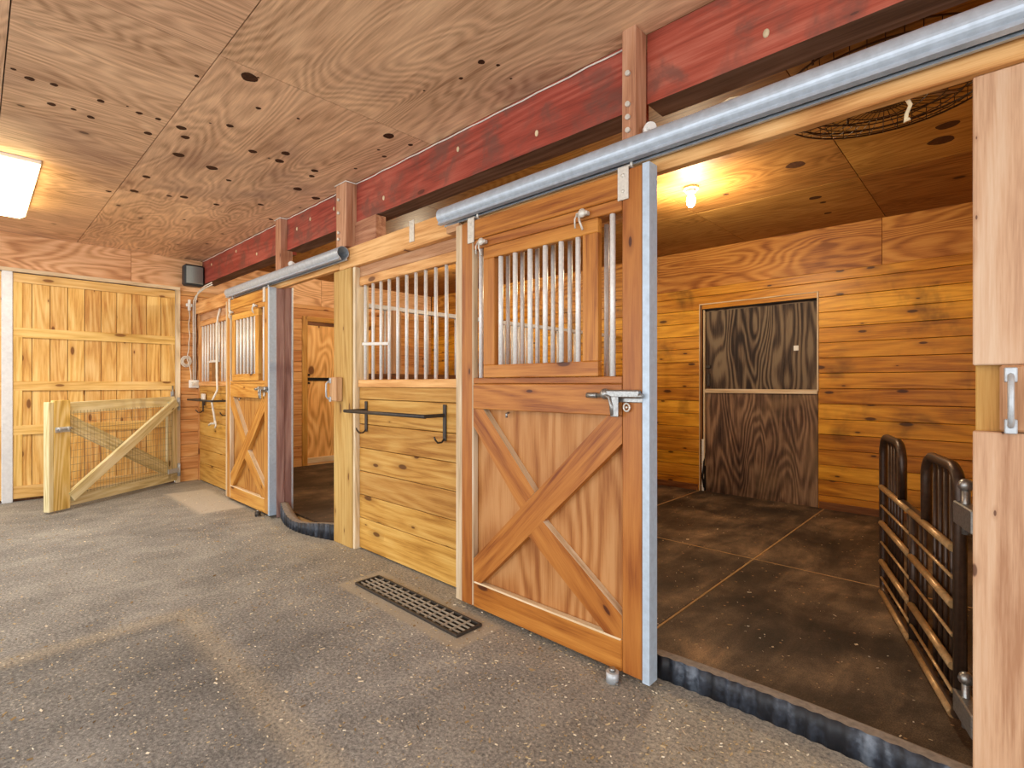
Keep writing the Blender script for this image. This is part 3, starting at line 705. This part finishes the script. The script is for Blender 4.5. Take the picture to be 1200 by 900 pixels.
# ------------------------------------------------------------------ sliding stall door
DX0, DX1, DF = -2.19, -1.0, 1.84
def stall_door():
    r = empty('sliding_gate', ((DX0 + DX1) / 2, DF + .02, .03), 'near sliding stall door of orange pine with crossbraces and drop window', 'door', 'sliding crossbraced stall doors')
    f, k = DF, DF + .042
    def pale(b, ax, lo, hi):
        b.bm.normal_update()
        for fc in b.bm.faces:
            c = fc.calc_center_median()
            if fc.normal.dot(Vector(ax)) > .6 and lo < c.z < hi: fc.material_index = 1  # faces turned along the axis get the paler wood
        return b
    b = MB(); b.box(-2.187, -2.137, f + .004, k, .03, 2.095, along=2); b.build('edge_strip', M['pale_edge'], r)
    b = MB(); b.box(-2.136, -2.042, f, k, .03, 2.095, along=2, bev=.006); pale(b, (1, 0, 0), 0, 2); b.build('stile', [M['door'], M['pale_edge']], r)
    b = MB(); b.box(-1.128, -1.032, f, k, .03, 2.10, along=2, bev=.006); b.build('stile', M['door'], r)
    b = MB(); b.box(-2.041, -1.129, f, k, 1.99, 2.095, bev=.004); b.build('top_rail', M['door'], r)
    b = MB(); b.box(-2.041, -1.129, f + .003, k - .002, 1.938, 1.988); b.build('window_moulding', M['door'], r)
    b = MB(); b.box(-2.041, -1.129, f + .002, k + .004, 1.222, 1.252); b.build('window_ledge', M['door'], r)
    b = MB(); b.box(-2.041, -1.129, f, k, 1.088, 1.22); b.build('middle_rail', M['door'], r)
    b = MB(); b.box(-2.041, -1.129, f, k, .03, .165, bev=.006); pale(b, (0, 0, 1), 0, 1); b.build('bottom_rail', [M['door'], M['pale_edge']], r)
    b = MB(); b.box(-2.05, -1.12, f + .0425, f + .052, .15, 1.10, along=2, bev=0); b.build('plywood_panel', M['panel_ply'], r)
    # crossbraces: one full length, the other in two halves
    def brace(poly, name='brace'):
        b = MB()
        fr = [b.bm.verts.new((x, f + .004, z)) for x, z in poly]; bk = [b.bm.verts.new((x, f + .0422, z)) for x, z in poly]
        n = len(poly); d = Vector((poly[-1][0] - poly[0][0], poly[-1][1] - poly[0][1])).normalized()
        b.bm.faces.new(fr)
        for i in range(n):
            fc = b.bm.faces.new((fr[i], bk[i], bk[(i+1) % n], fr[(i+1) % n]))
            dx, dz = poly[(i+1) % n][0] - poly[i][0], poly[(i+1) % n][1] - poly[i][1]
            if name == 'half_brace': fc.material_index = 1  # side faces in the paler wood
        off = Vector((random.uniform(0, 90), random.uniform(0, 90), 0)); tv = .35
        ux = Vector((.70, .0, .714 if name == 'brace' else -.714)); uz = Vector((-ux.z, 0, ux.x))
        for v in fr + bk: v[b.g] = Vector((v.co.dot(ux), v.co.dot(uz), v.co.y)) + off; v[b.t] = tv
        b.build(name, [M['door'], M['pale_edge']], r)
    brace([(-2.041, .166), (-1.985, .166), (-1.129, .975), (-1.129, 1.087), (-1.20, 1.087), (-2.041, .285)])
    # "\" halves; centre line from (-2.041,1.04) to (-1.129,.2)
    brace([(-2.041, 1.087), (-2.041, .995), (-1.700, .608+.0), (-1.606, .703), (-1.965, 1.087)], 'half_brace')
    brace([(-1.555, .573), (-1.647, .487), (-1.212, .166), (-1.129, .166), (-1.129, .262)], 'half_brace')
    # drop window gate
    wr = MB(); wr.box(-1.948, -1.868, f - .012, f + .022, 1.318, 1.868, along=2); wr.box(-1.318, -1.238, f - .012, f + .022, 1.318, 1.868, along=2)
    wr.box(-1.948, -1.238, f - .012, f + .022, 1.868, 1.93); wr.box(-1.948, -1.238, f - .012, f + .022, 1.253, 1.318)
    w = wr.build('window_gate', M['door'], r)
    for x in (-1.835, -1.735, -1.637, -1.542, -1.447, -1.352):
        b = MB(); b.cyl((x, f + .005, 1.31), (x, f + .005, 1.875), .0125, 10); b.build('bar', M['bar'], w)
    for x in (-2.0, -1.185):
        b = MB(); b.cyl((x, f + .022, 1.25), (x, f + .022, 1.94), .0125, 10); b.build('bar', M['bar'], r)
    for x in (-1.955, -1.315):
        b = MB(); b.box(x - .03, x + .03, f - .026, f - .001, 1.95, 1.968); b.sphere((x + .005, f - .026, 1.96), .02, 1, .6, 1, seg=8)
        b.tube([(x - .01, f - .03, 1.96), (x - .002, f - .034, 1.925), (x + .012, f - .03, 1.885)], .005, 6); b.tube([(x - .02, f - .026, 1.962), (x - .03, f - .03, 1.94), (x - .028, f - .03, 1.90)], .004, 6)
        b.build('window_clip', M['zinc'], r)
    for x in (-2.052, -1.118):
        b = MB(); b.box(x - .025, x + .025, f - .008, f - .001, 1.975, 2.112, bev=.001); b.box(x - .025, x + .03, f - .008, f + .03, 2.105, 2.112, bev=.001); b.cyl((x + .02, f + .025, 2.10), (x + .02, f + .025, 2.16), .006, 6)
        for z in (2.01, 2.075): b.sphere((x, f - .009, z), .008, 1, .5, 1, seg=8)
        b.build('hanger_bracket', M['zinc'], r)
    lt = MB(); lt.box(-1.20, -1.035, f - .034, f - .001, 1.163, 1.196, bev=.006); lt.sphere((-1.195, f - .02, 1.178), .026, 1, .8, .9, seg=10); lt.box(-1.16, -1.03, f - .008, f - .001, 1.145, 1.163)
    lt = lt.build('slide_latch', M['steel'], r)
    b = MB(); b.cyl((-1.285, f - .022, 1.172), (-1.235, f - .022, 1.172), .012, 8); b.cyl((-1.24, f - .022, 1.172), (-1.02, f - .022, 1.172), .010, 8)
    b.build('bolt_rod', M['steel'], lt)
    b = MB(); b.tube([(-1.195, f - .03, 1.175), (-1.165, f - .036, 1.165), (-1.155, f - .036, 1.13), (-1.152, f - .034, 1.09)], .008, 8); b.box(-1.16, -1.125, f - .036, f - .026, 1.085, 1.17, bev=.004)
    b.build('handle', M['steel'], lt)
    b = MB(); b.tube([(-1.098 + .014 * math.cos(a * PI / 6), f - .012, 1.125 + .016 * math.sin(a * PI / 6)) for a in range(12)], .004, 6, closed=True); b.cyl((-1.098, f + .0, 1.125), (-1.098, f - .014, 1.125), .004, 6); b.build('screw_eye', M['zinc'], r)
    b = MB(); b.tube([(-1.80, f + .028, 1.075), (-1.80, f + .01, 1.07), (-1.80, f + .01, 1.05)], .006, 6); b.build('hook', M['steel'], r)
    b = MB(); b.box(-1.031, -1.0, f - .004, f - .001, .028, 2.10, along=2, bev=0); b.box(-1.003, -1.0, f - .001, f + .058, .028, 2.10, along=2, bev=0); b.box(-1.031, -1.003, f + .055, f + .058, .028, 2.10, along=2, bev=0)
    b.build('metal_edge', M['galv_blue'], r)
    return r
door = stall_door()
d2 = copy_tree(door)
d2.location.x -= 3.775
tag(d2, 'far sliding stall door of yellow pine with crossbraces, beside the far doorway')
swap_mats(d2, {M['door']: M['door_far'], M['panel_ply']: M['door_far_ply']})
# floor guides
for x, lab in ((-1.15, 'grey stub guide on the floor under the near sliding door corner'), (-4.96, 'small dark guide on the floor under the far sliding door corner')):
    r = empty('door_guide', (x, 1.805, 0), lab, 'door guide', 'floor guides of the sliding doors')
    b = MB(); b.cyl((x, 1.805, 0), (x, 1.805, .042), .026, 14); b.build('roller', M['galv'] if x > -2 else M['iron'], r)
    b = MB(); b.cyl((x, 1.805, .042), (x, 1.805, .056), .013, 6); b.box(x - .035, x + .035, 1.79, 1.82, 0, .008); b.build('bolt', M['steel'], r)

# header plate, insulators, ropes
b = MB(); b.box(-2.735, -2.685, 1.918, 1.924, 2.125, 2.262, bev=.001); b.sphere((-2.71, 1.917, 2.24), .006, 1, .5, 1, seg=8)
tag(b.build('hanger_plate', M['zinc']), 'pale upright metal plate screwed on the near header board', 'metal plate')
for x, lab in ((-1.06, 'white porcelain insulator beside the bolted post over the near track'), (-4.54, 'white porcelain insulator beside the jamb post over the far track')):
    r = empty('insulator', (x, 1.93, 2.25), lab, 'insulator', 'white insulators above the tracks')
    b = MB(); b.cyl((x, 1.945, 2.275), (x, 1.975, 2.285), .012, 8); b.cyl((x, 1.945, 2.255), (x, 1.945, 2.246), .012, 8); b.build('bracket', M['galv'], r)
    b = MB(); b.cyl((x - .005, 1.945, 2.278), (x + .018, 1.925, 2.278), .026, 14); b.cyl((x + .018, 1.925, 2.278), (x + .03, 1.915, 2.278), .017, 14); b.build('disc', M['white'], r)
b = MB(); b.tube([(-1.04, 1.95, 2.285), (-.97, 1.985, 2.29), (-.85, 2.0, 2.29), (-.75, 2.0, 2.315), (-.66, 2.05, 2.32)], .005, 6)
tag(b.build('twine', M['rope']), 'loose tan twine tied to the insulator over the near track', 'twine')
b = MB(); b.tube([(-.215, 1.967, 2.118), (-.205, 1.978, 2.095), (-.198, 1.978, 2.075), (-.207, 1.976, 2.05), (-.21, 1.978, 2.028), (-.2, 1.98, 2.035)], .006, 6)
tag(b.build('twine', M['rope']), 'short twine end hanging below the near header near the fan', 'twine')

# blanket bars
def blanket_bar(ox, label, nobar=False):
    r = empty('blanket_bar', (-2.88 + ox, YF, .86), label, 'blanket bar', 'iron blanket bars')
    for x in (-3.335, -2.433):
        b = MB(); b.box(x - .014 + ox, x + .014 + ox, YF - .012, YF - .001, .875, 1.095); b.build('bracket', M['iron'], r)
        b = MB(); b.bar((x + ox, YF - .006, 1.03), (x + ox, 1.803, 1.03), .022, .010); b.build('arm', M['iron'], r)
        b = MB(); b.tube([(x + ox, YF - .006, .89), (x + ox, YF - .03, .868), (x + ox, YF - .06, .868), (x + ox, YF - .08, .89), (x + ox, YF - .085, .905)], .006, 6); b.build('hook', M['iron'], r)
    b = MB(); b.cyl((-3.35 + ox, 1.803, 1.03), (-2.41 + ox, 1.803, 1.03), .012, 10); b.build('rod', M['iron'], r)
    return r
blanket_bar(0, 'dark iron blanket bar on the near barred stall front')
blanket_bar(-3.85, 'dark iron blanket bar on the far barred stall front behind the hanging white strap')

# ------------------------------------------------------------------ wiring at the end-wall corner
X0 = XE + .001
b = MB()
for k, (dx, dy) in enumerate(((0, 0), (0, .022))):
    b.tube([(X0 + .01, 1.905 + dy, 1.27), (X0 + .01, 1.905 + dy, 2.20), (X0 + .012, 1.91 + dy, 2.27), (X0 + .02, 1.93 + dy * .6, 2.33), (X0 + .06, 1.955 - dy * .3, 2.37 + dy * .5), (X0 + .5, 1.905 - dy*.2, 2.37 + dy), (X0 + .75, 1.905 - dy*.2, 2.375 + dy)], .007, 6)
tag(b.build('conduit', M['cord_white']), 'pair of thin white conduits bending up to the beam in the corner', 'conduit')
b = MB(); b.tube([(X0 + .005, 1.948 + .006 * math.sin(i * 1.3), 2.28 - i * .075) for i in range(16)], .005, 6)
tag(b.build('bell_wire', M['cord_brown']), 'wavy brown wire running down the wall corner', 'wire')
r = empty('outlet_box', (X0, 1.91, 1.15), 'white electrical outlet box on the end wall below the conduits', 'outlet')
b = MB(); b.box(X0, X0 + .04, 1.855, 1.965, 1.17, 1.27, along=1, bev=.006); b.build('box', M['white'], r)
b = MB(); b.box(X0 + .041, X0 + .055, 1.875, 1.905, 1.20, 1.24, bev=.003); b.build('plug', M['zinc'], r); b = MB(); b.box(X0 + .041, X0 + .045, 1.92, 1.95, 1.19, 1.25, bev=.002); b.build('cover_plate', M['zinc'], r)
r = empty('outlet_box', (-7.09, YF, .99), 'small white switch box on the far stall front under its ledge', 'outlet')
b = MB(); b.box(-7.14, -7.05, YF - .04, YF - .013, 1.02, 1.10, bev=.004); b.build('box', M['white'], r)
b = MB(); b.box(-7.115, -7.07, YF - .038, YF - .013, .955, 1.018, bev=.003); b.build('plug', M['iron'], r)
r = empty('wall_hook', (X0, 1.86, 2.1), 'white cross shaped hook on the end wall above the coiled cord', 'hook')
b = MB(); b.box(X0, X0 + .02, 1.825, 1.895, 2.19, 2.23, along=1, bev=.005); b.build('cross_plate', M['white'], r); b = MB(); b.box(X0, X0 + .025, 1.845, 1.875, 2.14, 2.28, along=2, bev=.005); b.build('upright_plate', M['white'], r)
b = MB(); pts = []
for i in range(7): pts.append((X0 + .012, 1.86 + .008 * math.sin(i * 2.0), 2.14 - i * .08))
for i in range(61):
    a = PI / 2 + i * PI / 10; rr = .066 - .0006 * i; pts.append((X0 + .012 + .0004 * i, 1.822 + rr * math.sin(a - PI / 2 + .3) * .95, 1.505 + rr * 1.15 * math.cos(a - PI / 2 + .3)))
pts += [(X0 + .03, 1.86, 1.44), (X0 + .02, 1.875, 1.36), (X0 + .02, 1.88, 1.272)]
b.tube(pts, .0055, 6); tag(b.build('extension_cord', M['cord_white']), 'white cord hanging in a round coil on the end wall', 'cord')
b = MB(); b.tube([(-6.53, 1.962, 2.096), (-6.55, 1.945, 2.0), (-6.57, 1.94, 1.9), (-6.575, 1.94, 1.45), (-6.56, 1.935, 1.3), (-6.52, 1.93, 1.15), (-6.55, 1.88, 1.02), (-6.50, 1.88, .92), (-6.50, 1.90, .80), (-6.56, 1.91, .765), (-6.68, 1.91, .76), (-6.76, 1.91, .735)], .012, 8)
b.tube([(-6.50, 1.90, .80), (-6.47, 1.90, .75), (-6.50, 1.90, .72)], .01, 6)
b.bar((-6.575, 1.936, 1.93), (-6.575, 1.936, 1.40), .05, .006, up=(1, 0, 0))
tag(b.build('tie_strap', M['cord_white']), 'white cross tie strap hanging in front of the far stall bars', 'strap')

# speaker in the corner
r = empty('loudspeaker', (XE + .06, 1.88, 2.43), 'dark boxy loudspeaker high in the wall corner', 'speaker')
b = MB(); b.box(XE + .02, XE + .15, 1.775, 1.995, 2.44, 2.70, along=2, bev=.02); b.build('cabinet', M['speaker'], r)
b = MB(); prof = [(1.795 + .18 * t / 8, XE + .1505 + .02 * math.sin(PI * t / 8)) for t in range(9)] + [(1.975, XE + .149), (1.795, XE + .149)]
b.prism(prof, 2.465, 2.675, lambda a, c, t: (c, a, t)); b.build('grille', M['speaker_grille'], r)
b = MB(); b.box(XE - .004, XE + .02, 1.85, 1.92, 2.53, 2.61); b.build('bracket', M['iron'], r)

# ------------------------------------------------------------------ wooden gate (leaning open, hinged on the aisle door jamb)
GA = math.atan2(.45 - 1.72, -6.46 + 7.33)
r = empty('wooden_gate', (-7.33, 1.72, 0), 'pale pressure treated gate with crossbrace and wire mesh in front of the sliding door', 'gate', rz=GA)
def G(name, mat, fn):
    b = MB(); fn(b); return b.build(name, mat, r, world=False)
G('latch_stile', M['treated_post'], lambda b: b.box(1.345, 1.50, .02, .058, .02, 1.065, along=2, bev=.004))
G('end_board', M['treated'], lambda b: b.box(1.502, 1.545, -.005, .058, .02, 1.05, along=2, bev=.004))
G('hinge_stile', M['treated'], lambda b: (b.box(.015, .09, -.02, .02, .06, 1.0, along=2), b.box(.10, .155, -.02, .02, .06, 1.0, along=2)))
G('top_rail', M['treated'], lambda b: b.bar((.05, 0, 1.01), (1.345, 0, .985), .115, .04))
G('bottom_rail', M['treated'], lambda b: b.bar((.02, 0, .10), (1.345, 0, .09), .12, .04))
G('brace', M['treated'], lambda b: b.bar((.06, .042, 1.0), (1.335, .042, .12), .105, .038))
G('rear_brace', M['treated'], lambda b: b.bar((1.335, -.004, .86), (.13, -.004, .18), .13, .03))
def wires(b):
    x = .16
    while x < 1.34: b.cyl((x, .022, .13), (x, .022, .96), .0016, 4, cap=False); x += .034
    z = .15
    while z < .95: b.cyl((.1, .024, z), (1.345, .024, z), .0014, 4, cap=False); z += .07
G('wire_mesh', M['mesh_wire'], wires)
G('slide_bolt', M['galv'], lambda b: (b.box(1.352, 1.49, .059, .064, .76, .81), b.cyl((1.345, .073, .795), (1.485, .073, .795), .011, 8), b.box(1.37, 1.39, .059, .086, .78, .81), b.box(1.45, 1.47, .059, .086, .78, .81)))
for z in (.975, .165):
    G('strap_hinge', M['galv'], lambda b, z=z: (b.bar((.16, .026, z), (.0, .026, z), .05, .006), b.cyl((-.012, .02, z - .07), (-.012, .02, z + .07), .014, 8), b.box(-.03, .0, .0, .02, z - .08, z + .08)))

# ------------------------------------------------------------------ tube gate in the near stall
P0, P1 = Vector((-.105, 2.309, 0)), Vector((-.459, 3.418, 0))
r = empty('stall_gate', P0, 'dark tubular metal stall gate with two arched tops swung into the near stall', 'gate', rz=math.atan2(P1.y - P0.y, P1.x - P0.x))
def arch(x0, x1, zt, R=.09, z0=.12):
    pts = [(x0, 0, z0)]
    for i in range(7): a = PI - i * PI / 12; pts.append((x0 + R + R * math.cos(a), 0, zt - R + R * math.sin(a)))
    for i in range(7): a = PI / 2 - i * PI / 12; pts.append((x1 - R + R * math.cos(a), 0, zt - R + R * math.sin(a)))
    return pts
RT = .019
b = MB()
pts = arch(-.03, .36, .935) + [(.36, 0, .66), (.74, 0, .66)] + arch(.75, 1.165, .935, z0=.66)[0:] + [(1.165, 0, .16)]
for i in range(1, 7): a = 0 - i * PI / 12; pts.append((1.165 - .06 + .06 * math.cos(a), 0, .15 + .06 * math.sin(a)))
for i in range(7): a = -PI / 2 - i * PI / 12; pts.append((-.03 + .06 + .06 * math.cos(a), 0, .15 + .06 * math.sin(a)))
b.tube(pts, RT, 10, closed=True); b.build('frame_tube', M['gate_dark'], r, world=False)
for z, rad in ((.66, .014), (.559, .006), (.466, .014), (.361, .006), (.256, .014), (.169, .006), (.092, .014)):
    for x0, x1 in ((0, .54), (.56, 1.15)):
        b = MB(); b.cyl((x0, .012, z), (x1, .012, z), rad, 10); b.build('rail', M['rail_sheen'], r, world=False)
b = MB(); b.cyl((.55, 0, .10), (.55, 0, .66), .018, 10); b.build('middle_upright', M['gate_dark'], r, world=False)
x = .03
while x < 1.14:
    if abs(x - .55) > .03 and abs(x - .36) > .02 and abs(x - .75) > .02:
        zt = .925 if (x < .36 or x > .75) else .66
        if x < .05 or x > 1.11 or .72 < x < .80 or .31 < x < .36: zt -= .03
        b = MB(); b.cyl((x, -.012, .095), (x, -.012, zt), .0085, 8); b.build('vertical_bar', M['gate_dark'], r, world=False)
    x += .0655
for z in (.80, .17):
    b = MB(); b.box(-.20, -.03, -.02, .02, z - .045, z + .03, bev=.004); b.cyl((-.085, 0, z - .07), (-.085, 0, z + .09), .012, 8); b.sphere((-.085, 0, z + .09), .022, seg=8)
    b.build('hinge_clamp', M['steel'], r, world=False)

# ------------------------------------------------------------------ fan, lights
FC = Vector((-.40, 3.0, 0)); FZ = 2.60
r = empty('stall_fan', (FC.x, FC.y, CZ(-.4)), 'round black wire caged fan on the near stall ceiling', 'fan')
b = MB()
def circ(R, z, n=40): return [(FC.x + R * math.cos(2*PI*i/n), FC.y + R * math.sin(2*PI*i/n), z) for i in range(n)]
for R, z in ((.44, FZ + .03), (.435, FZ), (.38, FZ - .012), (.31, FZ - .02), (.24, FZ - .026), (.17, FZ - .03), (.10, FZ - .03), (.44, FZ + .075)):
    b.tube(circ(R, z), .003 if R < .43 else .005, 5, closed=True)
for i in range(44):
    a = 2 * PI * i / 44; c, s_ = math.cos(a), math.sin(a)
    b.tube([(FC.x + q * c, FC.y + q * s_, z) for q, z in ((.07, FZ - .03), (.24, FZ - .026), (.38, FZ - .012), (.435, FZ), (.44, FZ + .075))], .002, 4)
b.build('guard_cage', M['fan'], r)
b = MB(); b.cyl((FC.x, FC.y, FZ + .0), (FC.x, FC.y, FZ + .10), .07, 16); b.cyl((FC.x, FC.y, FZ - .034), (FC.x, FC.y, FZ - .025), .08, 16); b.build('motor_hub', M['fan'], r)
for i in range(3):
    b = MB(); a = i * 2 * PI / 3 + .9; rot = Matrix.Rotation(a, 3, 'Z') @ Matrix.Rotation(.35, 3, 'X')
    b.obox(FC + Vector((math.cos(a) * .22, math.sin(a) * .22, FZ + .04)), (.32, .11, .005), rot, 0, .002); b.build('blade', M['fan_blade'], r)
b = MB()
for i in range(3):
    a = i * 2 * PI / 3; b.cyl((FC.x + .43 * math.cos(a), FC.y + .43 * math.sin(a), FZ + .07), (FC.x + .43 * math.cos(a), FC.y + .43 * math.sin(a), CZ(-.4)), .006, 6)
b.cyl((FC.x, FC.y, FZ + .09), (FC.x, FC.y, CZ(-.4)), .02, 8)
b.build('hanger_rod', M['fan'], r)

def jar_light(x, y, label, power):
    r = empty('jar_light', (x, y, CZ(x)), label, 'ceiling light', 'jar lights on the stall ceilings')
    z = CZ(x)
    b = MB(); b.cyl((x, y, z - .022), (x, y, z + .0), .055, 18); b.cyl((x, y, z - .045), (x, y, z - .02), .036, 16); b.build('socket', M['zinc'], r)
    b = MB(); b.sphere((x, y, z - .105), .034, 1, 1, 1.5, seg=14); b.build('bulb', M['bulb'], r)
    L = bpy.data.lights.new('jar_lamp', 'POINT'); L.energy = power; L.color = (1, .82, .55); L.shadow_soft_size = .06
    o = bpy.data.objects.new('jar_lamp', L); COL.objects.link(o); o.location = (x, y, z - .20)
    return r
jar_light(-1.714, 3.79, 'lit jar light on the near stall ceiling', 85)
jar_light(-5.25, 3.79, 'lit jar light on the far stall ceiling glimpsed through the bars', 85)

# ceiling strip light
r = empty('strip_light', (-5.45, .13, CZ(-5.4)), 'lit white strip light on the aisle ceiling at the left edge', 'ceiling light')
zc = CZ(-5.2)
b = MB(); b.box(-6.15, -4.78, -.06, .32, zc - .03, zc - .002, bev=.004); b.build('housing', M['white'], r)
b = MB(); prof = [(-.055, zc - .03), (-.045, zc - .085), (-.01, zc - .11), (.27, zc - .11), (.305, zc - .085), (.315, zc - .03)]
b.prism(prof, -6.14, -4.79, lambda a, c, t: (t, a, c)); b.build('diffuser', M['diffuser'], r)

# ------------------------------------------------------------------ drain grate
r = empty('drain_grate', (-2.36, 1.675, 0), 'dark steel drain grate set in the aisle floor', 'drain grate')
b = MB(); b.box(-2.83, -1.89, 1.60, 1.755, .0005, .004, bev=0); b.build('pit_shade', M['dark_gap'], r)  # flat plate on the floor, shade of the pit put into its colour
b = MB()
for y in (1.60, 1.755): b.box(-2.835, -1.885, y - .006, y + .006, .001, .016, bev=.001)
for x in (-2.83, -1.89): b.box(x - .006, x + .006, 1.60, 1.755, .001, .016, along=1, bev=.001)
b.build('rim', M['iron'], r)
b = MB()
for i in range(1, 5): b.box(-2.83, -1.89, 1.60 + i * .031 - .002, 1.60 + i * .031 + .002, .004, .013, bev=0)
for i in range(1, 14): b.box(-2.83 + i * .0671 - .002, -2.83 + i * .0671 + .002, 1.60, 1.755, .005, .015, along=1, bev=0)
b.build('bar_grid', M['grid'], r)

# ------------------------------------------------------------------ loose hay and shavings
def litter(name, n, place, label, sizes):
    b = MB()
    for _ in range(n):
        x, y, z = place()
        big = random.random()
        l = random.uniform(*sizes) * (2.2 if big > .93 else 1); w = random.uniform(.001, .0026) if big < .88 else random.uniform(.003, .007)
        a = random.uniform(0, PI); d = Vector((math.cos(a), math.sin(a), 0)) * l / 2; e = Vector((-math.sin(a), math.cos(a), 0)) * w / 2
        c = Vector((x, y, z + random.uniform(.0015, .004)))
        up = Vector((0, 0, random.uniform(0, .004)))
        vs = [b.bm.verts.new(c - d - e), b.bm.verts.new(c + d - e), b.bm.verts.new(c + d + e + up), b.bm.verts.new(c - d + e + up)]
        b.bm.faces.new(vs); t = random.random()
        for v in vs: v[b.t] = t
    o = b.build(name, M['straw']); return tag(o, label, 'hay', kind='stuff')
def pl_aisle():
    while True:
        x = random.uniform(-6.5, .6); y = random.uniform(-.6, 1.90 if random.random() < .9 else 1.93)
        dens = .16 + .35 * (y > 1.2) * (x > -5) + .5 * math.exp(-((x + .5) ** 2 + (y - 1.4) ** 2) / .5) + .25 * (x > -3.2)
        if random.random() < dens and not (-4.8 < x < -3.7 and y > 1.80) and not (-1.1 < x < .1 and y > 1.93) and not (-2.85 < x < -1.87 and 1.58 < y < 1.78): return x, y, 0
litter('hay_litter', 11000, pl_aisle, 'loose hay bits and pale shavings scattered over the aisle floor', (.003, .012))
def pl_stall():
    while True:
        x = random.uniform(-2.6, .1); y = random.uniform(2.1, 5.55)
        if random.random() < .25 + .6 * (y < 3.2): return x, y, .022
litter('hay_litter', 700, pl_stall, 'few pale hay bits on the near stall mats', (.003, .012))

# ------------------------------------------------------------------ light
W = bpy.data.worlds.new('World'); SC.world = W; W.use_nodes = True
bg = W.node_tree.nodes['Background']; bg.inputs[0].default_value = (.96, .98, 1.0, 1); bg.inputs[1].default_value = 1.7
def area(name, loc, rot, sx, sy, e, col=(1, .95, .88)):
    L = bpy.data.lights.new(name, 'AREA'); L.shape = 'RECTANGLE'; L.size = sx; L.size_y = sy; L.energy = e; L.color = col
    o = bpy.data.objects.new(name, L); COL.objects.link(o); o.location = loc; o.rotation_euler = rot
area('strip_and_fill_lamp', (-5.45, .13, zc - .14), (0, 0, 0), 1.3, .3, 35)
area('strip_and_fill_lamp', (-1.2, -1.2, 2.6), (0, 0, 0), 1.3, .3, 30)  # added fill lamp out of view, lifts the floor and stall fronts
area('daylight_fill', (-2.2, -4.6, 1.3), (math.radians(97), 0, 0), 9, 2.4, 150, (.96, .98, 1))  # added soft fill on the open side, imitating daylight
area('daylight_fill', (3.6, -1.2, 1.2), (math.radians(95), 0, math.radians(80)), 4, 2.2, 60, (.95, .97, 1))  # another added fill, from the open right end

# ------------------------------------------------------------------ camera
cam = bpy.data.cameras.new('Camera'); co = bpy.data.objects.new('Camera', cam); COL.objects.link(co)
cam.sensor_width = 36; cam.lens = 18; cam.clip_start = .05
co.location = (0, 0, 1.22); co.rotation_euler = (PI / 2, 0, math.asin(.689655))
SC.camera = co
SC.view_settings.view_transform = 'Standard'; SC.view_settings.look = 'None'; SC.view_settings.exposure = 0
